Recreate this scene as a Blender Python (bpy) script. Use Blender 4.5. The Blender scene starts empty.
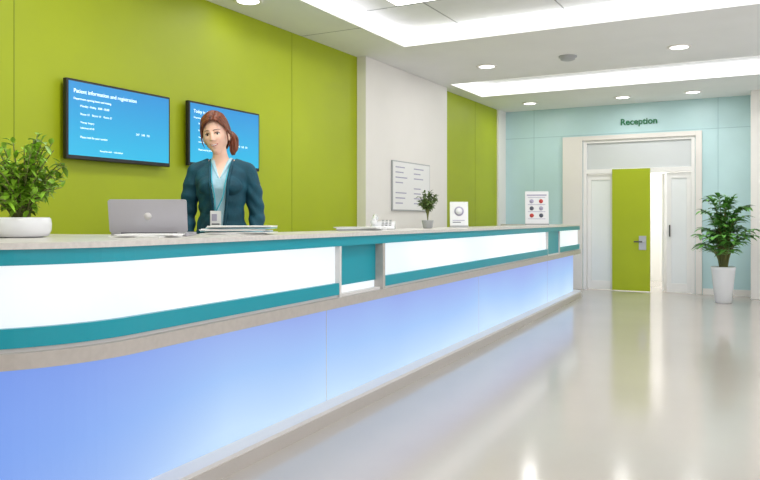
import bpy, bmesh, math, random
from mathutils import Vector, Matrix
random.seed(7)
sc = bpy.context.scene
sc.view_settings.view_transform = 'Standard'
sc.view_settings.look = 'None'
COL = sc.collection

# ------------------------------------------------------------ materials
def mat(name, col, rough=0.5, metal=0.0, emit=None, es=0.0, noise_amt=0.0, nscale=8.0, bump=0.0, bscale=60, coat=0.0, stretch=None, sub=0.0):
    m = bpy.data.materials.new(name); m.use_nodes = True
    nt = m.node_tree; b = nt.nodes['Principled BSDF']
    b.inputs['Base Color'].default_value = (*col, 1)
    b.inputs['Roughness'].default_value = rough
    b.inputs['Metallic'].default_value = metal
    if coat: b.inputs['Coat Weight'].default_value = coat
    if sub:
        b.inputs['Subsurface Weight'].default_value = sub
        b.inputs['Subsurface Scale'].default_value = 0.01
    if emit:
        b.inputs['Emission Color'].default_value = (*emit, 1)
        b.inputs['Emission Strength'].default_value = es
    if noise_amt or bump:
        tc = nt.nodes.new('ShaderNodeTexCoord')
        mp = nt.nodes.new('ShaderNodeMapping')
        if stretch: mp.inputs['Scale'].default_value = stretch
        nt.links.new(tc.outputs['Object'], mp.inputs['Vector'])
    if noise_amt:
        n = nt.nodes.new('ShaderNodeTexNoise'); n.inputs['Scale'].default_value = nscale
        n.inputs['Detail'].default_value = 4
        nt.links.new(mp.outputs['Vector'], n.inputs['Vector'])
        r = nt.nodes.new('ShaderNodeValToRGB')
        r.color_ramp.elements[0].position = 0.3; r.color_ramp.elements[1].position = 0.7
        r.color_ramp.elements[0].color = (*[max(0, c*(1-noise_amt)) for c in col], 1)
        r.color_ramp.elements[1].color = (*[min(1, c*(1+noise_amt)) for c in col], 1)
        nt.links.new(n.outputs['Fac'], r.inputs['Fac'])
        nt.links.new(r.outputs['Color'], b.inputs['Base Color'])
    if bump:
        n2 = nt.nodes.new('ShaderNodeTexNoise'); n2.inputs['Scale'].default_value = bscale
        nt.links.new(mp.outputs['Vector'], n2.inputs['Vector'])
        bp = nt.nodes.new('ShaderNodeBump'); bp.inputs['Strength'].default_value = bump
        bp.inputs['Distance'].default_value = 0.01
        nt.links.new(n2.outputs['Fac'], bp.inputs['Height'])
        nt.links.new(bp.outputs['Normal'], b.inputs['Normal'])
    return m

M = {}
M['green'] = mat('lime_paint', (0.38, 0.46, 0.003), 0.5, noise_amt=0.05, nscale=1.2)
M['white'] = mat('white_paint', (0.88, 0.85, 0.82), 0.55, noise_amt=0.015, nscale=2)
M['offw'] = mat('warm_white', (0.82, 0.78, 0.75), 0.5)
M['ceil'] = mat('ceiling_paint', (0.90, 0.90, 0.90), 0.7, noise_amt=0.02, nscale=2)
M['ceil_in'] = mat('ceiling_tile', (0.78, 0.79, 0.81), 0.7, noise_amt=0.03, nscale=3)
M['seam'] = mat('shadow_gap', (0.35, 0.36, 0.37), 0.7)
M['aqua'] = mat('aqua_panel', (0.53, 0.74, 0.77), 0.4, noise_amt=0.04, nscale=1.5)
M['aquaseam'] = mat('aqua_joint', (0.36, 0.56, 0.60), 0.5)
M['greenseam'] = mat('lime_joint', (0.24, 0.31, 0.004), 0.5)
M['floor'] = mat('polished_floor', (0.50, 0.46, 0.42), 0.13, noise_amt=0.03, nscale=0.8)
M['teal'] = mat('teal_laminate', (0.0, 0.31, 0.40), 0.3)
M['top'] = mat('stone_worktop', (0.66, 0.63, 0.60), 0.3, noise_amt=0.08, nscale=40)
M['strip'] = mat('brushed_trim', (0.50, 0.46, 0.43), 0.35, 0.2, noise_amt=0.05, nscale=30)
M['plinth'] = mat('plinth_metal', (0.55, 0.51, 0.48), 0.3, 0.2)
M['plinthtop'] = mat('plinth_light', (0.72, 0.70, 0.69), 0.35)
M['cove'] = mat('cove_led', (0.9, 0.9, 0.9), 0.5, emit=(1, 0.99, 0.98), es=1.3)
M['lamp'] = mat('lamp_diffuser', (0.9, 0.9, 0.9), 0.5, emit=(1, 0.99, 0.97), es=4)
M['black'] = mat('black_plastic', (0.012, 0.012, 0.014), 0.3)
M['dark'] = mat('dark_plastic', (0.05, 0.05, 0.055), 0.4)
M['silver'] = mat('silver_metal', (0.55, 0.55, 0.56), 0.35, 0.7)
M['lap'] = mat('laptop_shell', (0.46, 0.45, 0.50), 0.35, 0.3)
M['paper'] = mat('paper', (0.88, 0.88, 0.88), 0.7)
M['paperblue'] = mat('paper_cyan', (0.35, 0.68, 0.80), 0.6)
M['ceramic'] = mat('white_ceramic', (0.84, 0.85, 0.88), 0.2)
M['grey'] = mat('grey_plastic', (0.45, 0.46, 0.48), 0.4)
M['soil'] = mat('soil', (0.05, 0.03, 0.02), 0.9, bump=0.5)
M['leaf'] = mat('leaf', (0.24, 0.46, 0.03), 0.45, noise_amt=0.6, nscale=14)
M['leaf2'] = mat('leaf_dark', (0.10, 0.29, 0.045), 0.4, noise_amt=0.6, nscale=9)
M['leafball'] = mat('leaf_grey', (0.13, 0.21, 0.06), 0.5, noise_amt=0.5, nscale=14)
M['stem'] = mat('stem', (0.16, 0.17, 0.05), 0.7)
M['skin'] = mat('skin', (0.92, 0.58, 0.45), 0.5, sub=0.08)
M['lip'] = mat('lip', (0.64, 0.17, 0.16), 0.4)
M['teeth'] = mat('teeth', (0.92, 0.90, 0.87), 0.3)
M['eyew'] = mat('eye_white', (0.8, 0.8, 0.78), 0.2)
M['iris'] = mat('iris', (0.04, 0.02, 0.015), 0.2)
M['hair'] = mat('auburn_hair', (0.17, 0.045, 0.018), 0.42, noise_amt=0.65, nscale=26, stretch=(2.5, 2.5, .5), bump=0.3, bscale=50)
M['brow'] = mat('brow_hair', (0.08, 0.028, 0.018), 0.6)
M['cardi'] = mat('teal_cardigan', (0.002, 0.065, 0.105), 0.75, noise_amt=0.25, nscale=14, bump=0.25, bscale=120)
M['shirt'] = mat('pale_blue_shirt', (0.45, 0.70, 0.82), 0.7, bump=0.2)
M['trous'] = mat('navy_trousers', (0.01, 0.02, 0.05), 0.8)
M['lany'] = mat('lanyard', (0.05, 0.45, 0.60), 0.5)
M['signg'] = mat('sign_green', (0.0, 0.17, 0.06), 0.4)
M['wtext'] = mat('screen_text', (0.8, 0.9, 1), 0.5, emit=(0.75, 0.95, 1), es=0.8)
M['red'] = mat('print_red', (0.6, 0.06, 0.05), 0.5)
M['ink'] = mat('print_ink', (0.10, 0.11, 0.15), 0.6)
M['inkl'] = mat('print_violet', (0.42, 0.40, 0.55), 0.6)
M['frost'] = mat('frosted_glass', (0.84, 0.87, 0.88), 0.25)
M['transom'] = mat('transom_glass', (0.66, 0.69, 0.71), 0.15)
M['doorw'] = mat('door_white', (0.88, 0.87, 0.86), 0.4)

def emat(name): 
    m = bpy.data.materials.new(name); m.use_nodes = True; return m, m.node_tree, m.node_tree.nodes['Principled BSDF']
m, nt, b = emat('screen_blue')
tc = nt.nodes.new('ShaderNodeTexCoord'); sp = nt.nodes.new('ShaderNodeSeparateXYZ'); r = nt.nodes.new('ShaderNodeValToRGB')
nt.links.new(tc.outputs['Generated'], sp.inputs[0]); nt.links.new(sp.outputs['Z'], r.inputs[0])
r.color_ramp.elements[0].color = (0.02, 0.50, 0.78, 1); r.color_ramp.elements[1].color = (0.01, 0.27, 0.66, 1)
b.inputs['Base Color'].default_value = (0.01, 0.03, 0.06, 1); b.inputs['Roughness'].default_value = .3
nt.links.new(r.outputs[0], b.inputs['Emission Color']); b.inputs['Emission Strength'].default_value = 1.0
M['screen'] = m
m, nt, b = emat('lit_acrylic')
tc = nt.nodes.new('ShaderNodeTexCoord'); nz = nt.nodes.new('ShaderNodeTexNoise'); nz.inputs['Scale'].default_value = .9; nz.inputs['Detail'].default_value = 1
nt.links.new(tc.outputs['Object'], nz.inputs['Vector']); r = nt.nodes.new('ShaderNodeValToRGB')
r.color_ramp.elements[0].position = .35; r.color_ramp.elements[0].color = (.80, .88, .92, 1); r.color_ramp.elements[1].position = .55; r.color_ramp.elements[1].color = (1, 1, 1, 1)
nt.links.new(nz.outputs['Fac'], r.inputs[0]); nt.links.new(r.outputs[0], b.inputs['Emission Color'])
b.inputs['Emission Strength'].default_value = .93; b.inputs['Base Color'].default_value = (.15, .15, .16, 1); b.inputs['Roughness'].default_value = .3
M['lit'] = m
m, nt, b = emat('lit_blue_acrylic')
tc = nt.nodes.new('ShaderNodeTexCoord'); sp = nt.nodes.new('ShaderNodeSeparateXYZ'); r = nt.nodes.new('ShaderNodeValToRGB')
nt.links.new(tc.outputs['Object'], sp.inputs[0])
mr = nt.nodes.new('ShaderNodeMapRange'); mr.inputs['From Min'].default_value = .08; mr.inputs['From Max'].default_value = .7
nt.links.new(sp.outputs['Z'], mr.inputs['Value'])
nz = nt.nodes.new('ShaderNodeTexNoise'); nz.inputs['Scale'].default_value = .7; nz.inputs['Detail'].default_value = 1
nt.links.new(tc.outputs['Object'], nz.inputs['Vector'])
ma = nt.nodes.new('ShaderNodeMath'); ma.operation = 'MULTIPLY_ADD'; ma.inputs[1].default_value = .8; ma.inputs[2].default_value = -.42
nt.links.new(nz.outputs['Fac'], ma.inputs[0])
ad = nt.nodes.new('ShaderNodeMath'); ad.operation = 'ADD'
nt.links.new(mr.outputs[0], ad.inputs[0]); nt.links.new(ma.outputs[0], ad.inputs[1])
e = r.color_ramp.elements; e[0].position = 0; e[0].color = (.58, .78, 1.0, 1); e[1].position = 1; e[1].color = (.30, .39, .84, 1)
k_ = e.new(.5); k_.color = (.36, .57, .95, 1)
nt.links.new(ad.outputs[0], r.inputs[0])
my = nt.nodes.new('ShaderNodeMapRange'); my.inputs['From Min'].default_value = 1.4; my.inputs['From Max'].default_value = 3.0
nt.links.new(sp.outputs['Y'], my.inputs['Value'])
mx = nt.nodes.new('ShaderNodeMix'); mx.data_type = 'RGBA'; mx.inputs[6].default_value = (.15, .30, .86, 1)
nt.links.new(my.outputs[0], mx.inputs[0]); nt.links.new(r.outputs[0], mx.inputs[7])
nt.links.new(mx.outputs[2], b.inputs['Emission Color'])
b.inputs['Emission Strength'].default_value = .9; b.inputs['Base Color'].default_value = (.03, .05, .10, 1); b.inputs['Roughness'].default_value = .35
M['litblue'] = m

# ------------------------------------------------------------ mesh builder
class MB:
    def __init__(s): s.v = []; s.f = []; s.mi = []; s.mats = []; s.sm = []
    def _m(s, m):
        if m not in s.mats: s.mats.append(m)
        return s.mats.index(m)
    def add(s, vs, fs, m, smooth=False, T=None):
        o = len(s.v); k = s._m(m)
        for p in vs:
            p = Vector(p)
            s.v.append(T @ p if T is not None else p)
        for f in fs:
            s.f.append([i + o for i in f]); s.mi.append(k); s.sm.append(smooth)
    def box(s, x, y, z, m, T=None):
        vs = [(a, b_, c) for a in x for b_ in y for c in z]
        s.add(vs, [(0, 1, 3, 2), (4, 6, 7, 5), (0, 4, 5, 1), (2, 3, 7, 6), (0, 2, 6, 4), (1, 5, 7, 3)], m, False, T)
    def lathe(s, prof, m, c=(0, 0, 0), n=32, T=None, sx=1, sy=1):
        vs = []; fs = []
        for (r_, z) in prof:
            for i in range(n):
                a = 2*math.pi*i/n
                vs.append((c[0]+r_*math.cos(a)*sx, c[1]+r_*math.sin(a)*sy, c[2]+z))
        for j in range(len(prof)-1):
            for i in range(n):
                fs.append((j*n+i, j*n+(i+1) % n, (j+1)*n+(i+1) % n, (j+1)*n+i))
        fs.append(tuple(range(n))[::-1]); fs.append(tuple((len(prof)-1)*n+i for i in range(n)))
        s.add(vs, fs, m, True, T)
    def sphere(s, c, r3, m, n=20, k=12, T=None):
        prof = [(max(1e-5, math.sin(math.pi*j/k)), -math.cos(math.pi*j/k)) for j in range(k+1)]
        if not hasattr(r3, '__len__'): r3 = (r3,)*3
        T2 = Matrix.Translation(c) @ Matrix.Diagonal((*r3, 1))
        if T is not None: T2 = T @ T2
        s.lathe(prof, m, n=n, T=T2)
    def tube(s, pts, rad, m, n=8, T=None, flat=1.0, sub=0):
        pts = [Vector(p) for p in pts]
        rad = list(rad) if hasattr(rad, '__len__') else [rad]*len(pts)
        if sub:
            P_ = [pts[0]*2-pts[1]]+pts+[pts[-1]*2-pts[-2]]; o1 = []; r1 = []
            for i in range(1, len(P_)-2):
                for k in range(sub):
                    t = k/sub; a, b_, c, d_ = P_[i-1:i+3]
                    o1.append(.5*((2*b_)+(c-a)*t+(2*a-5*b_+4*c-d_)*t*t+(3*b_-a-3*c+d_)*t**3)); r1.append(rad[i-1]*(1-t)+rad[i]*t)
            o1.append(pts[-1]); r1.append(rad[-1]); pts, rad = o1, r1
        vs = []; fs = []
        up = Vector((0, 0, 1)); prev = None
        for i, p in enumerate(pts):
            d = (pts[min(i+1, len(pts)-1)] - pts[max(i-1, 0)]).normalized()
            if prev is None:
                a = d.cross(up)
                if a.length < .1: a = d.cross(Vector((1, 0, 0)))
            else:
                a = prev - d*prev.dot(d)
            a.normalize(); prev = a; b_ = d.cross(a)
            r_ = rad[i]
            for k in range(n):
                t = 2*math.pi*k/n
                vs.append(p + a*math.cos(t)*r_ + b_*math.sin(t)*r_*flat)
        for j in range(len(pts)-1):
            for k in range(n):
                fs.append((j*n+k, j*n+(k+1) % n, (j+1)*n+(k+1) % n, (j+1)*n+k))
        fs.append(tuple(range(n))[::-1]); fs.append(tuple((len(pts)-1)*n+k for k in range(n)))
        s.add(vs, fs, m, True, T)
    def leaf(s, p, d, L, W, m, bend=.25):
        p = Vector(p); d = Vector(d).normalized()
        a = d.cross(Vector((0, 0, 1)))
        if a.length < .05: a = Vector((1, 0, 0))
        a.normalize(); u = a.cross(d).normalized()
        rows = [(0, .08), (.25, .8), (.5, 1), (.75, .7), (1, .03)]
        vs = []
        for t, w in rows:
            c = p + d*L*t - Vector((0, 0, 1))*bend*L*t*t
            for k in (-1, 0, 1):
                vs.append(c + a*k*W*.5*w + u*(abs(k)*.18*W*w))
        fs = []
        for j in range(4):
            for k in range(2):
                fs.append((j*3+k, j*3+k+1, (j+1)*3+k+1, (j+1)*3+k))
        s.add(vs, fs, m, True)
    def obj(s, name, parent=None, bevel=0):
        me = bpy.data.meshes.new(name); me.from_pydata([tuple(v) for v in s.v], [], s.f)
        for mm in s.mats: me.materials.append(M[mm])
        for i, p in enumerate(me.polygons): p.material_index = s.mi[i]; p.use_smooth = s.sm[i]
        bm = bmesh.new(); bm.from_mesh(me); bmesh.ops.recalc_face_normals(bm, faces=bm.faces); bm.to_mesh(me); bm.free()
        ob = bpy.data.objects.new(name, me); COL.objects.link(ob)
        if parent: ob.parent = parent
        if bevel:
            md = ob.modifiers.new('bevel', 'BEVEL'); md.width = bevel; md.segments = 2; md.limit_method = 'ANGLE'
        return ob

def bx(name, x, y, z, m, parent=None, bevel=0):
    b_ = MB(); b_.box(x, y, z, m); return b_.obj(name, parent, bevel)
def empty(name, loc=(0, 0, 0), rz=0.0):
    e_ = bpy.data.objects.new(name, None); COL.objects.link(e_); e_.location = loc; e_.rotation_euler = (0, 0, rz)
    e_.empty_display_size = .1; return e_
def wgroup(name, loc, kids):
    e_ = empty(name, loc)
    for k in kids:
        k.parent = e_; k.matrix_parent_inverse = Matrix.Translation(-Vector(loc))
    return e_
def text(name, body, size, loc, rot, m, parent=None, extr=.002, align='LEFT', off=0):
    c = bpy.data.curves.new(name, 'FONT'); c.body = body; c.size = size; c.extrude = extr; c.align_x = align; c.offset = off
    c.materials.append(M[m]); o = bpy.data.objects.new(name, c); COL.objects.link(o); o.location = loc; o.rotation_euler = rot
    if parent: o.parent = parent
    return o

WX = -4.67; WY = 13.5; CZ = 3.25; TZ = 3.45; RX = 3.4; BY = -2.2
# ------------------------------------------------------------ room shell
bx('floor', (WX-.2, RX+.2), (BY-.2, WY+3), (-.1, 0), 'floor')
b_ = MB(); b_.box((WX-.2, WX), (BY, 13.08), (0, TZ), 'green')
for y in (3.33, 6.62, 12.0): b_.box((WX, WX+.002), (y-.004, y+.004), (.1, CZ), 'greenseam')
b_.box((WX-.2, WX+.03), (13.08, WY), (0, TZ), 'white')
b_.obj('wall_left')
b_ = MB(); b_.box((WX, WX+.13), (8.0, 10.5), (0, CZ), 'white'); b_.obj('wall_pier', bevel=.006)
bx('baseboard_left', (WX, WX+.015), (BY, 7.99), (0, .1), 'white')
DX0, DX1, DH = -3.2, -1.35, 2.64
b_ = MB()
b_.box((WX, DX0), (WY, WY+.18), (0, TZ), 'aqua'); b_.box((DX1, RX), (WY, WY+.18), (0, TZ), 'aqua')
b_.box((DX0, DX1), (WY, WY+.18), (DH, TZ), 'aqua')
for x in (-4.1, -1.0): b_.box((x-.004, x+.004), (WY-.003, WY), (.1, CZ), 'aquaseam')
b_.box((WX, RX), (WY-.003, WY), (2.74, 2.75), 'aquaseam')
b_.obj('wall_far')
bx('baseboard_far', (DX1+.12, -.52), (WY-.015, WY), (0, .1), 'white')
b_ = MB(); b_.box((-3.56, -3.21), (WY-.05, WY), (0, 2.72), 'offw'); b_.box((-1.34, -1.24), (WY-.05, WY), (0, 2.72), 'offw')
b_.box((-3.21, -1.34), (WY-.05, WY+.1), (2.64, 2.72), 'offw'); b_.obj('trim_1', bevel=.005)
b_ = MB(); b_.box((-.5, -.05), (13.0, WY), (0, CZ), 'white'); b_.obj('wall_column', bevel=.01)
bx('wall_corridor_back', (-4.2, -.6), (WY+2.6, WY+2.7), (0, 2.9), 'white')
bx('wall_corridor_left', (-4.3, -4.2), (WY+.18, WY+2.7), (0, 2.9), 'white')
bx('wall_corridor_right', (-.6, -.5), (WY+.18, WY+2.7), (0, 2.9), 'white')
bx('ceiling_corridor', (-4.3, -.5), (WY+.18, WY+2.7), (2.9, 3.0), 'white')
b_ = MB(); fill_wins = [(-1.6, 2.4), (3.0, 7.0), (7.6, 11.6)]  # unseen window openings, added as fill so world light enters from the right
b_.box((RX, RX+.2), (BY, WY), (0, .35), 'white'); b_.box((RX, RX+.2), (BY, WY), (2.9, TZ), 'white')
prev = BY
for a, c in fill_wins + [(WY, WY)]:
    b_.box((RX, RX+.2), (prev, a), (.35, 2.9), 'white'); prev = c
b_.obj('wall_right')
for i, (a, c) in enumerate(fill_wins):
    b_ = MB()
    for z in ((.35, .41), (2.84, 2.9)): b_.box((RX+.06, RX+.12), (a, c), z, 'grey')
    n = 3
    for k in range(n+1):
        y = a + (c-a-.05)*k/n; b_.box((RX+.06, RX+.12), (y, y+.05), (.41, 2.84), 'grey')
    b_.obj('fill_window_%d' % (i+1))
b_ = MB(); b_.box((WX-.2, RX+.2), (BY-.2, BY), (0, TZ), 'white'); b_.obj('wall_back')
T1 = (-3.91, 2.8, -1.4, 7.8); T2 = (-4.4, 2.8, 10.3, 11.6)
b_ = MB()
b_.box((WX-.2, RX+.2), (BY-.2, WY+.2), (TZ, TZ+.08), 'ceil_in')
def cb(x, y): b_.box(x, y, (CZ, TZ), 'ceil')
cb((WX, T1[0]), (BY, T1[3])); cb((T1[1], RX), (BY, T1[3])); cb((T1[0], T1[1]), (BY, T1[2]))
cb((WX, RX), (T1[3], T2[2])); cb((WX, T2[0]), (T2[2], T2[3])); cb((T2[1], RX), (T2[2], T2[3])); cb((WX, RX), (T2[3], WY))
x = T1[0]+.66
while x < T1[1]: b_.box((x-.006, x+.006), (T1[2], T1[3]), (TZ-.004, TZ), 'seam'); x += 1.2
y = T1[3]-.9
while y > T1[2]: b_.box((T1[0], T1[1]), (y-.006, y+.006), (TZ-.004, TZ), 'seam'); y -= 1.2
for y in (3.2, 5.0, 6.8): b_.box((WX, T1[0]), (y-.004, y+.004), (CZ-.002, CZ), 'seam')
b_.obj('ceiling')
def cove(T, name):
    b2 = MB(); t = .03; z = (CZ+.004, TZ-.02)
    b2.box((T[0], T[0]+t), (T[2], T[3]), z, 'cove'); b2.box((T[1]-t, T[1]), (T[2], T[3]), z, 'cove')
    b2.box((T[0]+t, T[1]-t), (T[3]-t, T[3]), z, 'cove'); b2.box((T[0]+t, T[1]-t), (T[2], T[2]+t), z, 'cove')
    b2.obj(name)
cove(T1, 'cove_light'); cove(T2, 'cove_light.001')
def alight(name, loc, sx, sy, p, parent, shape='RECTANGLE', rot=(0, 0, 0)):
    l = bpy.data.lights.new(name, 'AREA'); l.shape = shape; l.size = sx; l.size_y = sy; l.energy = p; l.color = (1, .985, .965)
    o = bpy.data.objects.new(name, l); COL.objects.link(o); o.location = loc; o.rotation_euler = rot; o.parent = parent
k = 0
for y in (.6, 3.5, 6.5):
    for x in (-3.2, -.9, 1.4):
        e_ = empty('ceiling_panel_light' + ('' if k == 0 else '.%03d' % k), (x, y, TZ)); k += 1
        q = MB(); q.box((-.3, .3), (-.3, .3), (-.03, -.004), 'white'); q.box((-.28, .28), (-.28, .28), (-.034, -.03), 'lamp'); q.obj('panel', e_)
        alight('lamp', (0, 0, -.04), .54, .54, 20, e_)
e_ = empty('ceiling_panel_light.%03d' % k, (-.8, 10.95, TZ)); q = MB(); q.box((-1.6, 1.6), (-.12, .12), (-.03, -.004), 'white'); q.box((-1.58, 1.58), (-.1, .1), (-.034, -.03), 'lamp'); q.obj('panel', e_)
alight('lamp', (0, 0, -.04), 3.1, .2, 30, e_)
k = 0
for (x, y) in [(-3.45, 9.28), (-1.1, 9.3), (-3.9, 12.6), (-2.37, 12.7), (-1.3, 12.7), (-4.33, 5.45), (-4.3, 2.6), (1.2, 9.3)]:
    e_ = empty('recessed_downlight' + ('' if k == 0 else '.%03d' % k), (x, y, CZ)); k += 1
    q = MB(); q.lathe([(.135, 0), (.135, -.008), (.125, -.014), (.105, -.014), (.1, -.008)], 'white', n=40); q.lathe([(.1, -.004), (.1, -.012)], 'lamp', n=40); q.obj('ring', e_)
    alight('lamp', (0, 0, -.02), .19, .19, 7 if x > -4.2 else 1.0, e_, 'DISK')
q = MB(); q.lathe([(.11, 0), (.11, -.015), (.09, -.02), (.085, -.045), (.05, -.055), (.0001, -.055)], 'grey', (-2.37, 9.2, CZ), 32); q.obj('smoke_detector')
e_ = empty('corridor_ceiling_light', (-2.0, WY+1.3, 2.9)); q = MB(); q.box((-.6, .6), (-.15, .15), (-.03, 0), 'lamp'); q.obj('panel', e_); alight('lamp', (0, 0, -.04), 1.2, .3, 65, e_)

# ------------------------------------------------------------ doors
y0 = WY-.01
q = MB()
q.box((DX0, DX0+.06), (y0, y0+.1), (0, DH), 'doorw'); q.box((DX1-.06, DX1), (y0, y0+.1), (0, DH), 'doorw')
q.box((DX0+.06, DX1-.06), (y0, y0+.1), (2.05, 2.13), 'doorw'); q.box((DX0+.06, DX1-.06), (y0, y0+.1), (DH-.05, DH), 'doorw')
q.box((DX0+.06, DX1-.06), (y0+.04, y0+.06), (2.13, DH-.05), 'transom')
fr = q.obj('door_frame', bevel=.004)
q = MB()
def leafdoor(q, x0, x1, yy, m='doorw', g='frost'):
    q.box((x0, x0+.07), (yy, yy+.04), (.01, 2.04), m); q.box((x1-.07, x1), (yy, yy+.04), (.01, 2.04), m)
    q.box((x0+.07, x1-.07), (yy, yy+.04), (1.94, 2.04), m); q.box((x0+.07, x1-.07), (yy, yy+.04), (.01, .16), m)
    q.box((x0+.07, x1-.07), (yy+.015, yy+.025), (.16, 1.94), g)
leafdoor(q, DX0+.065, -2.66, y0+.04); l1 = q.obj('fixed_leaf', bevel=.003)
q = MB(); q.box((-2.69, -2.06), (y0-.035, y0+.015), (.012, 2.12), 'green')
q.box((-2.24, -2.12), (y0-.045, y0-.035), (.72, .96), 'silver'); q.lathe([(.012, 0), (.012, .14)], 'dark', n=12, T=Matrix.Translation((-2.18, y0-.075, .86)) @ Matrix.Rotation(-math.pi/2, 4, 'Y'))
q.box((-2.19, -2.165), (y0-.08, y0-.04), (.85, .87), 'silver')
l2 = q.obj('sliding_leaf', bevel=.004)
q = MB(); leafdoor(q, -1.80, DX1-.065, y0+.04)
q.box((-1.76, -1.74), (y0+.0, y0+.04), (.95, 1.15), 'dark')
l3 = q.obj('side_leaf', bevel=.003)
q = MB(); T = Matrix.Translation((-1.87, y0+.14, 0)) @ Matrix.Rotation(math.radians(80), 4, 'Z')
q.box((0, .55), (-.02, .02), (.012, 2.04), 'doorw', T); l4 = q.obj('ajar_leaf', bevel=.003)
wgroup('door_1', (-2.27, WY, 0), [fr, l1, l2, l3, l4])
text('wall_sign', 'Reception', .15, (-2.25, WY-.012, 2.885), (math.pi/2, 0, 0), 'signg', extr=.006, align='CENTER', off=.003)

# ------------------------------------------------------------ reception counter
A = Vector((-2.954+.0557*.34, 12.1)); B = Vector((-2.386, 2.25))
L = (B-A).length; d = (B-A).normalized(); n0 = Vector((d.y, -d.x)); R = .8; r = .4
def rot2(v, a): return Vector((v.x*math.cos(a)-v.y*math.sin(a), v.x*math.sin(a)+v.y*math.cos(a)))
PE = math.radians(90)+math.atan2(d.x, -d.y); PF = math.pi-PE
def st(s):
    if s < 0:
        C = A + n0*r; a = min(-s/r, PF); n = rot2(n0, a); p = C - n*r
        rem = -s - PF*r
        if rem > 0: p = p + Vector((-1, 0))*rem
        return p, n
    if s <= L: return A + d*s, n0
    C = B + n0*R; a = min((s-L)/R, PE); n = rot2(n0, -a); p = C - n*R
    rem = s-L-PE*R
    if rem > 0: p = p + Vector((-1, 0))*rem
    return p, n
S0 = -(PF*r+.85); S1 = L+PE*R+1.0
def stations(s0, s1):
    out = [s0]
    for j in range(25):
        for v in (-PF*r*j/24, L+PE*R*j/24):
            if s0 < v < s1: out.append(v)
    out.append(s1); return sorted(set(round(v, 5) for v in out))
def sweep(q, s0, s1, oo, oi, z0, z1, m):
    ss = stations(s0, s1); vs = []; fs = []
    for s in ss:
        p, n = st(s)
        for (o, z) in ((oo, z0), (oo, z1), (oi, z1), (oi, z0)):
            pp = p+n*o; vs.append((pp.x, pp.y, z))
    for j in range(len(ss)-1):
        for k in range(4): fs.append((j*4+k, j*4+(k+1) % 4, (j+1)*4+(k+1) % 4, (j+1)*4+k))
    fs.append((0, 1, 2, 3)); e_ = (len(ss)-1)*4; fs.append((e_+3, e_+2, e_+1, e_))
    q.add(vs, fs, m)
def sY(y): return (A.y-y)/abs(d.y)
cnt = empty('reception_counter', (0, 0, 0))
q = MB(); outer = []
for s in stations(S0, S1):
    p, n = st(s); p = p - n*.02; outer.append((p.x, p.y))
def back(y, o=.52):
    p, n = st(sY(y)); p = p+n*o; return (p.x, p.y)
inner = [(outer[-1][0], 2.95), (-3.62, 2.95), (-3.35, 3.05), (-3.12, 3.25), back(3.5), back(11.7), (-3.6, 11.9), (outer[0][0], 11.9)]
CT = 1.162
poly = outer+inner; N = len(poly)
vs = [(x, y, CT-.024) for x, y in poly]+[(x, y, CT) for x, y in poly]
fs = [tuple(range(N)), tuple(range(N, 2*N))]+[(i, (i+1) % N, N+(i+1) % N, N+i) for i in range(N)]
q.add(vs, fs, 'top'); q.obj('worktop', cnt)
q = MB(); sweep(q, S0, S1, -.005, .03, 1.078, CT-.024, 'teal'); q.obj('fascia', cnt)
q = MB()
g0, g1, h0, h1 = sY(10.64), sY(9.89), sY(4.69), sY(4.05)
for (a, c) in ((h1, S1), (g1, h0), (S0, g0)):
    sweep(q, a, c, .03, .05, .845, 1.078, 'lit')
sweep(q, h0, h1, .06, .08, .755, .82, 'lit'); q.obj('upper_light_panel', cnt)
q = MB()
for (a, c) in ((h1, S1), (g1, h0), (S0, g0)):
    sweep(q, a, c, .0, .05, .772, .845, 'teal')
sweep(q, h0, h1, .05, .07, .82, 1.078, 'teal'); sweep(q, g0, g1, .02, .05, .755, 1.078, 'teal'); q.obj('teal_bands', cnt)
q = MB()
sweep(q, h1-.012, h1+.012, -.004, .09, .755, 1.078, 'plinthtop'); sweep(q, h0-.02, h0+.02, -.008, .09, .755, 1.078, 'strip')
for s in (g0, g1): sweep(q, s-.012, s+.012, .0, .09, .755, 1.078, 'plinthtop')
sweep(q, S0, S1, .012, .05, .755, .772, 'plinthtop')
sweep(q, S0, S1, -.02, .14, .695, .755, 'strip'); q.obj('metal_trim', cnt)
q = MB(); sweep(q, S0, S1, .10, .12, .09, .695, 'litblue'); q.obj('lower_light_panel', cnt)
q = MB()
for y in (4.05, 7.2, 10.3):
    s = sY(y); sweep(q, s-.002, s+.002, .098, .101, .09, .695, 'plinthtop')
q.obj('panel_joints', cnt)
q = MB(); sweep(q, S0, S1, -.03, .14, 0, .07, 'plinth'); sweep(q, S0, S1, -.02, .14, .07, .09, 'plinthtop'); q.obj('plinth', cnt)
q = MB(); sweep(q, S0, S1, .14, .30, .0, CT-.024, 'white'); q.obj('carcass', cnt)
bx('staff_platform', (WX+.15, -3.2), (3.1, 11.8), (0, .15), 'grey')
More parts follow.
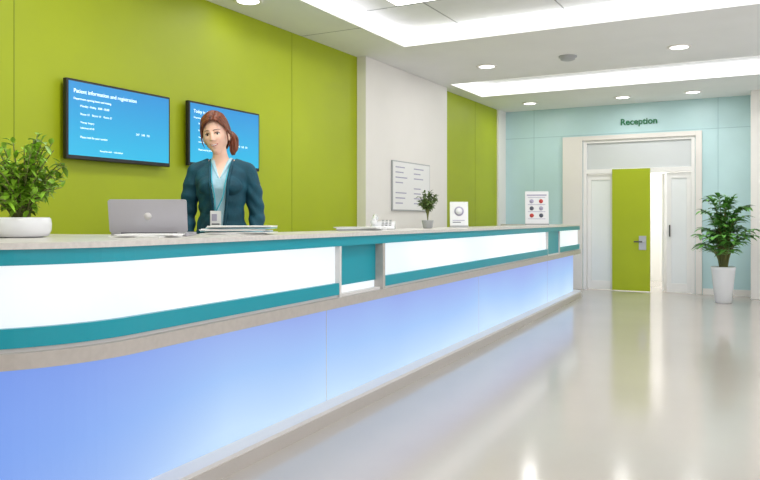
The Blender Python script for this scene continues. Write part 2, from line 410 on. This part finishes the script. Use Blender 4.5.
# ------------------------------------------------------------ televisions
def tv(name, yc, zc, w, h, title, lines):
    e_ = empty(name, (WX+.001, yc, zc))
    q = MB(); q.box((.035, .075), (-w/2, w/2), (-h/2, h/2), 'black'); q.box((0.0, .04), (-.2, .2), (-.12, .12), 'dark')
    q.obj('casing', e_, .006)
    q = MB(); q.box((.0755, .077), (-w/2+.018, w/2-.018), (-h/2+.03, h/2-.018), 'screen'); q.obj('display', e_)
    Rr = (math.pi/2, 0, math.pi/2)
    text('title', title, .042, (.078, -w/2+.06, h/2-.10), Rr, 'wtext', e_, .0005)
    for i, (tx, dy, dz, sz) in enumerate(lines):
        text('line_%d' % (i+1), tx, sz, (.078, -w/2+dy, h/2-dz), Rr, 'wtext', e_, .0005)
    return e_
ln = [('Department opening hours and visiting', .06, .15, .022), ('Monday - Friday   8.00 - 20.00', .12, .20, .022), ('Room 12    Room 14    Room 21', .12, .26, .022), ('Therapy  Surgery', .12, .32, .018), ('Laboratory 07.30', .12, .36, .018), ('Please wait for your number', .12, .43, .022), ('247   248   251', .66, .36, .024), ('Reception desk  -  information', .3, .52, .018)]
tv('wall_television', 4.215, 1.985, 1.04, .59, 'Patient information and registration', ln)
tv('wall_television.001', 5.46, 2.005, 1.0, .57, 'Today in the clinic', ln)

# ------------------------------------------------------------ notice board
e_ = empty('notice_board', (WX+.134, 9.24, 1.69))
q = MB(); q.box((.0, .02), (-.58, .58), (-.33, .33), 'grey'); q.box((.02, .022), (-.565, .565), (-.315, .315), 'paper'); q.obj('board', e_)
q = MB()
for i in range(2):
    for j in range(8):
        if (i+j) % 5 == 4: continue
        q.box((.022, .0235), (-.5+i*.55, -.5+i*.55+random.uniform(.2, .42)), (.24-j*.068, .24-j*.068+.014), 'inkl')
q.obj('print', e_)

# ------------------------------------------------------------ counter items
lap = empty('laptop', (-2.86, 2.80, CT), math.radians(32))
def rrect(q, w, h, t, rad, m, T):
    pts = []
    for cx, cy, a0 in ((w/2-rad, h/2-rad, 0), (-w/2+rad, h/2-rad, 90), (-w/2+rad, -h/2+rad, 180), (w/2-rad, -h/2+rad, 270)):
        for k in range(6):
            a = math.radians(a0+18*k); pts.append((cx+rad*math.cos(a), cy+rad*math.sin(a)))
    n = len(pts); vs = [(x, y, -t/2) for x, y in pts]+[(x, y, t/2) for x, y in pts]
    q.add(vs, [tuple(range(n))[::-1], tuple(range(n, 2*n))]+[(i, (i+1) % n, n+(i+1) % n, n+i) for i in range(n)], m, False, T)
q = MB(); rrect(q, .39, .25, .016, .015, 'lap', Matrix.Translation((0, .13, .010)))
q.box((-.16, .16), (.06, .18), (.0185, .02), 'dark'); q.box((-.05, .05), (.19, .245), (.0185, .0192), 'grey'); q.obj('base', lap)
q = MB(); Tl = Matrix.Translation((0, -.005, .02)) @ Matrix.Rotation(math.radians(90+12), 4, 'X') @ Matrix.Translation((0, .085, 0))
rrect(q, .39, .17, .008, .012, 'lap', Tl)
q.box((-.183, .183), (-.078, .078), (-.0046, -.004), 'black', Tl)
q.lathe([(.019, 0), (.019, .0015)], 'plinthtop', n=24, T=Tl @ Matrix.Translation((0, .0, .004)))
q.tube([(-.14, .0, .02), (.14, 0, .02)], .008, 'dark'); q.obj('lid', lap)
def sheets(name, x, y, rz, w, h, cnt_, mats, spread=.03):
    e_ = empty(name, (x, y, CT), rz); q = MB(); z = .0005
    for i in range(cnt_):
        T = Matrix.Translation((random.uniform(-spread, spread), random.uniform(-spread, spread), z)) @ Matrix.Rotation(random.uniform(-.25, .25), 4, 'Z')
        t = random.uniform(.003, .007); q.box((-w/2, w/2), (-h/2, h/2), (0, t), mats[i % len(mats)], T); z += t+.0003
    q.obj('sheets', e_)
sheets('brochure_stack', -2.77, 3.40, math.radians(30), .36, .22, 10, ['paper', 'paper', 'paper', 'paperblue'], .03)
sheets('paper_pile', -2.72, 2.66, math.radians(25), .28, .2, 3, ['paper'], .02)
sheets('document_tray', -2.85, 4.95, math.radians(20), .34, .24, 5, ['paper', 'grey'], .01)
e_ = empty('desk_telephone', (-2.93, 5.45, CT), math.radians(25)); q = MB()
vs = [(-.1, -.1, 0), (.1, -.1, 0), (.1, .1, 0), (-.1, .1, 0), (-.1, -.1, .025), (.1, -.1, .025), (.1, .1, .07), (-.1, .1, .07)]
q.add(vs, [(3, 2, 1, 0), (4, 5, 6, 7), (0, 1, 5, 4), (1, 2, 6, 5), (2, 3, 7, 6), (3, 0, 4, 7)], 'ceramic')
q.obj('body', e_, .01); q = MB()
q.tube([(-.07, -.09, .075), (-.07, -.05, .085), (-.07, .05, .105), (-.07, .09, .11)], [.02, .014, .014, .02], 'ceramic', 12)
q.sphere((-.07, -.08, .063), (.028, .028, .022), 'ceramic'); q.sphere((-.07, .08, .095), (.028, .028, .022), 'ceramic')
for i in range(3):
    for j in range(4): q.box((-.01+i*.03, .01+i*.03), (-.08+j*.03, -.06+j*.03), (.032+j*.0135, .04+j*.0135), 'grey')
q.obj('handset', e_)
def easel(name, x, y, w, h, rz, kind=0):
    e_ = empty(name, (x, y, CT), rz); q = MB(); T = Matrix.Translation((0, 0, .02)) @ Matrix.Rotation(math.radians(-8), 4, 'X')
    q.box((-w/2, w/2), (-.05, .05), (0, .02), 'grey'); q.box((-w/2, w/2), (-.004, .004), (0, h), 'ceramic', T)
    q.obj('stand', e_, .003); q = MB(); f = -.006
    Tx = T @ Matrix.Translation((0, -.004, 0)) @ Matrix.Rotation(math.pi/2, 4, 'X')
    if kind:
        q.box((-w*.42, w*.42), (f, -.004), (h*.86, h*.9), 'inkl', T)
        for i in range(2):
            for j in range(3): q.lathe([(w*.09, 0), (w*.09, .002)], ['red', 'ink', 'inkl'][(i+j) % 3], n=20, T=Tx @ Matrix.Translation((-w*.22+i*w*.4, h*(.25+.22*j), 0)))
        for j in range(4): q.box((-w*.38, w*.36), (f, -.004), (h*(.14+.22*j), h*(.155+.22*j)), 'inkl', T)
    else:
        q.lathe([(w*.26, 0), (w*.26, .002)], 'inkl', n=28, T=Tx @ Matrix.Translation((0, h*.6, 0))); q.lathe([(w*.18, .001), (w*.18, .003)], 'ceramic', n=28, T=Tx @ Matrix.Translation((0, h*.6, 0)))
        q.box((-w*.35, w*.3), (f, -.004), (h*.2, h*.23), 'inkl', T); q.box((-w*.35, w*.1), (f, -.004), (h*.12, h*.15), 'ink', T)
    q.obj('print', e_)
easel('card_holder', -3.0, 7.25, .19, .25, math.radians(26))
easel('counter_sign', -3.22, 10.75, .34, .48, math.radians(22), 1)
# ------------------------------------------------------------ plants
def bush(name, x, y, z, rad, hgt, nb, LL, pot, seed=1, mt='leaf', ball=False, nleaf=15):
    random.seed(seed); e_ = empty(name, (x, y, z)); q = MB()
    top = pot(q); q.obj('planter', e_); q = MB()
    for i in range(nb):
        a = i*2.4+random.uniform(-.4, .4)
        if ball:
            cz = top+hgt-rad; u = random.uniform(-1, 1); rr = rad*.8*math.sqrt(1-u*u); tip = Vector((rr*math.cos(a), rr*math.sin(a), cz+u*rad*.8))
            b0 = Vector((0, 0, top-.02)); mid = Vector((0, 0, cz-rad*.4))
        else:
            rr = rad*random.uniform(.15, 1)**.7; hh = top+hgt*random.uniform(.22, 1)*(1-.45*(rr/rad)**2)
            tip = Vector((rr*math.cos(a), rr*math.sin(a), hh)); b0 = Vector((random.uniform(-.02, .02), random.uniform(-.02, .02), top-.02))
            mid = b0.lerp(tip, .5)+Vector((-.15*tip.x, -.15*tip.y, .12*hgt))
        pts = []
        for t in range(9):
            t /= 8; pts.append(b0*(1-t)**2+mid*2*t*(1-t)+tip*t*t)
        q.tube(pts, [.0055*(1-.7*k/8)*(hgt/.4) for k in range(9)], 'stem', 6)
        for j in range(nleaf):
            t = random.uniform(.6 if ball else .2, 1.0); p = b0*(1-t)**2+mid*2*t*(1-t)+tip*t*t
            dd = Vector((random.gauss(0, 1), random.gauss(0, 1), random.gauss(.45, .7)))+tip.normalized()*.5
            q.leaf(p, dd, LL*random.uniform(.7, 1.25), LL*.45*random.uniform(.8, 1.2), mt, random.uniform(.1, .5))
    q.obj('foliage', e_)
def bowl(q):
    q.lathe([(.09, 0), (.12, .008), (.132, .035), (.134, .065), (.130, .088), (.124, .096), (.116, .096), (.114, .084), (.001, .082)], 'ceramic', n=48)
    q.lathe([(.114, .08), (.10, .091), (.001, .095)], 'soil', n=24); return .09
bush('potted_plant', -3.20, 2.32, CT, .215, .48, 72, .055, bowl, 3, nleaf=17)
def cup(q):
    q.lathe([(.035, 0), (.045, .01), (.055, .07), (.058, .075), (.05, .075), (.048, .065), (.001, .063)], 'grey', n=32); q.lathe([(.048, .06), (.001, .068)], 'soil', n=16); return .065
bush('small_potted_plant', -2.97, 6.41, CT, .115, .31, 46, .04, cup, 5, 'leafball', True, 14)
random.seed(11)
e_ = empty('floor_palm', (-.84, 12.3, 0)); q = MB()
q.lathe([(.11, 0), (.12, .01), (.165, .48), (.175, .53), (.165, .54), (.15, .53), (.148, .48), (.001, .48)], 'ceramic', n=40); q.lathe([(.148, .46), (.001, .495)], 'soil', n=20); q.obj('planter', e_)
q = MB()
for i in range(46):
    a = i*2.4+random.uniform(-.3, .3); el = random.uniform(.1, 1.0); Lh = random.uniform(.35, 1.15)
    b0 = Vector((.05*math.cos(a), .05*math.sin(a), .48)); reach = .42*el
    tip = Vector((reach*math.cos(a), reach*math.sin(a), .50+Lh*(1.10-.45*el))); mid = Vector((reach*.25*math.cos(a), reach*.25*math.sin(a), tip.z*.95))
    pts = [b0*(1-t/9)**2+mid*2*(t/9)*(1-t/9)+tip*(t/9)**2 for t in range(10)]
    q.tube(pts, [.010*(1-.07*k) for k in range(10)], 'stem', 6)
    for j in range(5, 10):
        p = pts[j]; dr = (pts[j]-pts[j-1]).normalized(); side = dr.cross(Vector((0, 0, 1))).normalized()
        for sg in (-1, 1):
            q.leaf(p, dr*.7+side*sg*.9+Vector((0, 0, random.uniform(-.1, .4))), random.uniform(.17, .24), .075, 'leaf2', .5)
    q.leaf(tip, tip-pts[-3], .2, .075, 'leaf2', .5)
q.obj('fronds', e_)

# ------------------------------------------------------------ receptionist
WXp, WYp = -3.345, 3.93
wom = empty('receptionist_woman', (WXp, WYp, .153), math.radians(33))
q = MB()
def loft(q, rings, m, n=40, ex=2.3):
    vs = []; fs = []
    for (z, hx, hy, cy) in rings:
        cx = -.022*max(0, min(1, (z-1.44)/.16))
        for i in range(n):
            a = 2*math.pi*i/n; c, s = math.cos(a), math.sin(a)
            vs.append((cx+hx*math.copysign(abs(c)**(2/ex), c), cy+hy*math.copysign(abs(s)**(2/ex), s), z))
    for j in range(len(rings)-1):
        for i in range(n): fs.append((j*n+i, j*n+(i+1) % n, (j+1)*n+(i+1) % n, (j+1)*n+i))
    fs.append(tuple(range(n))[::-1]); fs.append(tuple((len(rings)-1)*n+i for i in range(n)))
    q.add(vs, fs, m)
loft(q, [(.86, .15, .11, 0), (.95, .178, .122, .005), (1.04, .158, .112, 0), (1.13, .137, .10, 0), (1.22, .148, .108, -.002), (1.30, .162, .125, -.012), (1.36, .168, .118, -.008), (1.41, .17, .098, .004), (1.445, .14, .082, .012), (1.475, .085, .066, .015), (1.50, .055, .055, .012), (1.54, .047, .050, .005), (1.60, .047, .052, -.005)], 'skin')
for sx in (-1, 1): q.sphere((sx*.072, -.10, 1.315), (.062, .05, .058), 'skin')
def chain(pts, rad):
    for i in range(len(pts)-1):
        a, b2 = Vector(pts[i]), Vector(pts[i+1]); k = 6
        q.tube([a.lerp(b2, t/k) for t in range(k+1)], [rad[i]+(rad[i+1]-rad[i])*t/k for t in range(k+1)], 'skin', 16)
    for p, rr in zip(pts, rad): q.sphere(p, rr, 'skin', 16, 10)
for sx in (-1, 1):
    chain([(sx*.06, .01, 1.46), (sx*.165, .01, 1.415), (sx*.205, .015, 1.30), (sx*.232, .03, 1.12), (sx*.228, -.02, 1.0), (sx*.218, -.075, .90)], [.045, .056, .052, .045, .042, .031])
    chain([(sx*.085, 0, .90), (sx*.095, -.005, .70), (sx*.095, 0, .49), (sx*.097, .015, .30), (sx*.097, .02, .08)], [.10, .082, .058, .055, .038])
    chain([(sx*.10, .03, .04), (sx*.105, -.06, .035), (sx*.11, -.15, .028)], [.038, .038, .028])
    w = Vector((sx*.218, -.075, .90)); dn = Vector((0, -.35, -.94)).normalized(); ac = Vector((0, -.94, .35)).normalized()
    palm = w+dn*.055
    q.sphere(palm, (.018, .042, .055), 'skin', 16, 10)
    for k, (o, ln_) in enumerate(((.030, .070), (.010, .078), (-.010, .073), (-.029, .058))):
        b0 = palm+dn*.035+ac*o; b1 = b0+dn*ln_*.5; b2_ = b1+(dn+Vector((-sx*.45, 0, 0))).normalized()*ln_*.5
        chain([b0, b1, b2_], [.0095, .009, .0075])
    t0 = palm-dn*.02+ac*.03; chain([t0, t0+ac*.03+dn*.02, t0+ac*.038+dn*.055], [.013, .011, .009])
body = q.obj('body', None)
md = body.modifiers.new('r', 'REMESH'); md.mode = 'VOXEL'; md.voxel_size = .006
md = body.modifiers.new('s', 'SMOOTH'); md.factor = .5; md.iterations = 8
dg = bpy.context.evaluated_depsgraph_get(); me = bpy.data.meshes.new_from_object(body.evaluated_get(dg))
bpy.data.objects.remove(body)
body = bpy.data.objects.new('body', me); COL.objects.link(body); body.parent = wom
me.materials.clear()
for n_ in ['skin', 'cardi', 'shirt', 'trous', 'black']: me.materials.append(M[n_])
def zone(c):
    x, y, z = abs(c[0]), c[1], c[2]
    if z < .06: return 4
    if z < .905 and x > .16: return 0
    if z < .86: return 3
    if y < .02 and z > 1.37 and x < (z-1.37)*.48+.004: return 0
    if z > 1.482 and x < .085: return 0
    if y < -.02 and x < .018+max(0, (z-1.0))*.10 and z > .9: return 2
    return 1
bm = bmesh.new(); bm.from_mesh(me); bm.normal_update()
for f in bm.faces: f.material_index = zone(f.calc_center_median()); f.smooth = True
for v in bm.verts:
    zs = [f.material_index for f in v.link_faces]
    if all(i == 1 for i in zs):
        x, y, z = v.co
        fold = .004*math.sin(z*70+abs(x)*40+math.sin(x*30)*2)*(1 if z < 1.33 else .4)
        v.co += v.normal*(.009+fold)
    elif all(i == 2 for i in zs): v.co += v.normal*.002
bm.to_mesh(me); bm.free()
q = MB()
for sx in (-1, 1):
    pts = [(sx*.060, .055, 1.495)]
    for z, y in ((1.492, .0), (1.455, -.070), (1.40, -.112), (1.33, -.158), (1.25, -.137), (1.15, -.115), (1.05, -.122), (.93, -.13)):
        xx = (.018+(z-1.0)*.10 if z > 1.0 else .018)+.008
        if z > 1.46: xx = .072
        pts.append((sx*xx, y, z))
    q.tube(pts, [.010]*9, 'cardi', 8, sub=4)
q.obj('cardigan_lapels', wom)
q = MB()
for sx in (-1, 1):
    q.tube([(sx*.054, .045, 1.508), (sx*.060, .0, 1.502), (sx*.050, -.055, 1.475), (sx*.03, -.092, 1.42), (sx*.006, -.126, 1.365)], [.008, .011, .012, .010, .004], 'shirt', 8, flat=.6, sub=4)
q.obj('shirt_collar', wom)
q = MB()
for sx in (-1, 1):
    q.tube([(sx*.058, .04, 1.505), (sx*.064, -.04, 1.48), (sx*.054, -.105, 1.41), (sx*.042, -.165, 1.33), (sx*.026, -.16, 1.24), (sx*.004-.02, -.152, 1.15)], .0045, 'lany', 6, sub=4)
q.box((-.055, .015), (-.156, -.150), (1.05, 1.15), 'ceramic'); q.box((-.045, -.012), (-.158, -.156), (1.085, 1.13), 'inkl'); q.box((-.045, .005), (-.158, -.156), (1.06, 1.068), 'ink')
q.obj('lanyard_badge', wom)
HC = Vector((-.022, -.012, 1.652)); NK = Vector((-.015, 0, 1.56))
HT = Matrix.Translation(NK) @ Matrix.Rotation(math.radians(-9), 4, 'Z') @ Matrix.Rotation(math.radians(-8), 4, 'Y') @ Matrix.Rotation(math.radians(1), 4, 'X') @ Matrix.Scale(1.06, 4) @ Matrix.Translation(HC-NK)
def sst(a, b2, x):
    t = max(0, min(1, (x-a)/(b2-a))); return t*t*(3-2*t)
def G(x, c, w): return math.exp(-((x-c)/w)**2)
def headpt(u, feat=True):
    x, y, z = u
    X = .078*x; Z = .13*z; Y = (.088 if y < 0 else .105)*y
    X *= 1-.36*sst(0, 1, -z*1.0)
    if y < 0: Y *= 1+.10*sst(.2, 1, -z)
    if y > 0: Y *= 1-.35*sst(.1, 1, -z)
    if feat and y < 0:
        fr_ = min(1, -y*1.6)
        aX = abs(X)
        if Z > -.034: g = max(0, min(1, (.018-Z)/.052))
        else: g = math.exp(-((Z+.034)/.006)**2)
        wn = .0085+.005*g*g
        Y -= .021*math.exp(-(X/wn)**2)*g*fr_
        Y += .009*G(aX, .031, .015)*G(Z, .002, .012)*fr_
        Y -= .003*G(aX, .028, .02)*G(Z, .024, .008)*fr_
        zc = -.066+10*X*X
        Y -= .005*G(X, 0, .022)*G(Z, zc, .008)*fr_
        Y -= .005*G(aX, .042, .018)*G(Z, -.033, .02)*fr_
        Y -= .005*G(X, 0, .018)*G(Z, -.108, .014)*fr_
        Y += .002*G(X, 0, .02)*G(Z, -.086, .006)*fr_
    return Vector((X, Y, Z))
def sphere_dirs(nu, nv):
    D = []
    for j in range(nv+1):
        t = math.pi*j/nv
        for i in range(nu):
            a = 2*math.pi*i/nu
            D.append((math.sin(t)*math.cos(a), math.sin(t)*math.sin(a), -math.cos(t)))
    F = [(j*nu+i, j*nu+(i+1) % nu, (j+1)*nu+(i+1) % nu, (j+1)*nu+i) for j in range(nv) for i in range(nu)]
    return D, F
D, F = sphere_dirs(260, 200)
P = [headpt(u) for u in D]
q = MB()
grp = {'skin': [], 'lip': [], 'teeth': []}
for f in F:
    c = (P[f[0]]+P[f[2]])/2; k = 'skin'
    if c.y < -.04:
        zc = -.066+10*c.x*c.x; hw = .0072*math.sqrt(max(0, 1-(c.x/.028)**2))
        if abs(c.x) < .028 and abs(c.z-zc) < hw: k = 'lip'
        if abs(c.x) < .020 and abs(c.z-zc-.0005) < .003*math.sqrt(max(0, 1-(c.x/.020)**2)): k = 'teeth'
    grp[k].append(f)
q.v = [HT @ p for p in P]
for k, fl in grp.items():
    mi = q._m(k)
    for f in fl: q.f.append(list(f)); q.mi.append(mi); q.sm.append(True)
def fy(X, Z):
    z = Z/.13
    kx = .078*(1-.36*sst(0, 1, -z))
    s = math.sqrt(max(.01, 1-z*z)); cx = max(-.98, min(.98, X/kx/s))
    y = -s*math.sqrt(1-cx*cx)
    return headpt((X/kx, y, z)).y
for sx in (-1, 1):
    q.sphere((sx*.078, .008, -.010), (.009, .018, .030), 'skin', T=HT); q.sphere((sx*.083, .005, -.008), (.005, .011, .02), 'skin', T=HT)
    ey = fy(sx*.031, .003)
    q.sphere((sx*.031, ey+.0095, .003), (.0165, .0130, .0092), 'eyew', T=HT)
    q.sphere((sx*.031-.0005, ey-.0012, .003), (.0068, .003, .0070), 'iris', T=HT)
    lid = [(sx*(.031+.017*t), fy(.031+.017*t, .009)-.0018, .0038+.0085*(1-t*t)) for t in (-1, -.6, -.2, .2, .6, 1)]
    q.tube(lid, [.001, .0018, .0024, .0024, .002, .001], 'brow', 6, T=HT)
    br = []
    for t in (-1, -.6, -.2, .2, .6, 1):
        X = .031+.021*t; Z = .025+.004*(1-(t-.2)**2); br.append((sx*X, fy(X, Z)-.0003, Z))
    q.tube(br, [.0018, .0026, .0026, .0022, .0018, .001], 'brow', 6, T=HT)
q.obj('head', wom)
q = MB(); D, F = sphere_dirs(160, 120)
HP = []
def hairoff(u):
    return .010+.018*sst(.1, 1, u[2])+.010*sst(0, 1, u[1])
def hpt(u, ex=0):
    p = headpt(u, False); nrm = Vector((p.x/.078**2, p.y/.1**2, p.z/.13**2)).normalized()
    return p+nrm*(hairoff(u)+ex)
def hairline(x):
    t = x-.018
    return .096-(abs(t)**1.5)*(2.6 if t > 0 else 2.0)
keep = []
for u in D:
    a = math.atan2(u[1], u[0]); HP.append(hpt(u, .0018*math.sin(a*34+u[2]*5)*(1-abs(u[2])**6)))
for f in F:
    c = (HP[f[0]]+HP[f[2]])/2
    ear = .002 if c.z > -.02 else .002+.5*(-.02-c.z)
    ok = (c.z > hairline(c.x)) if c.y < ear else (c.z > -.085)
    if ok: keep.append(f)
q.v = [HT @ p for p in HP]; mi = q._m('hair')
for f in keep: q.f.append(list(f)); q.mi.append(mi); q.sm.append(True)
random.seed(4)
def onhead(X, Y, Z, ex):
    v = Vector((X/.078, Y/(.088 if Y < 0 else .105), Z/.13)).normalized(); return hpt(v, ex)
for sx in (-1, 1):
    for i in range(30):
        t = i/29
        s0 = Vector((.018, -.078+.075*t, .092+.028*t))
        way = [s0, Vector((.018+sx*(.022), -.074+.07*t, .085+.022*t)), Vector((.01+sx*.046, -.066+.06*t, .068+.016*t)), Vector((sx*.066, -.042+.05*t, .04+.016*t)), Vector((sx*.076, -.012+.05*t, .010+.022*t)), Vector((sx*.072, .035+.03*t, -.005+.02*t)), Vector((sx*.04, .09, .02))]
        pts = [onhead(*w_, -.002+random.uniform(0, .003)) for w_ in way]
        q.tube(pts, [.004, .006, .0068, .0068, .0062, .006, .004], 'hair', 6, T=HT, sub=3)
for sx in (-1, 1):
    q.tube([(sx*.076, -.045, .04), (sx*.083, -.040, .0), (sx*.082, -.034, -.04), (sx*.074, -.03, -.07)], [.004, .0045, .0035, .001], 'hair', 6, T=HT, sub=4)
for i in range(34):
    a = i*2.4; rr = .023*math.sqrt(i/34); o_ = Vector((rr*math.cos(a), rr*math.sin(a), 0)); w_ = random.uniform(-.006, .006)
    pts = [Vector((.03, .105, .03))+o_*.5, Vector((.056, .120, .022))+o_, Vector((.078+w_, .112, -.02))+o_*1.2, Vector((.083, .095+w_, -.07))+o_*1.1, Vector((.080+w_, .085, -.10))+o_*.8, Vector((.074, .075, -.125+w_))+o_*.4]
    q.tube(pts, [.007, .009, .009, .008, .006, .0015], 'hair', 7, T=HT, sub=4)
q.obj('hair', wom)

# ------------------------------------------------------------ world, camera
w = bpy.data.worlds.new('World'); sc.world = w; w.use_nodes = True
w.node_tree.nodes['Background'].inputs[0].default_value = (.97, .98, 1, 1); w.node_tree.nodes['Background'].inputs[1].default_value = 1.7
cam = bpy.data.cameras.new('camera'); co = bpy.data.objects.new('camera', cam); COL.objects.link(co)
co.location = (0, 0, 1.25); co.rotation_euler = (math.pi/2, 0, math.radians(28.5))
cam.sensor_width = 36; cam.lens = 36*750/760; cam.shift_y = -21/760; cam.clip_start = .05
sc.camera = co
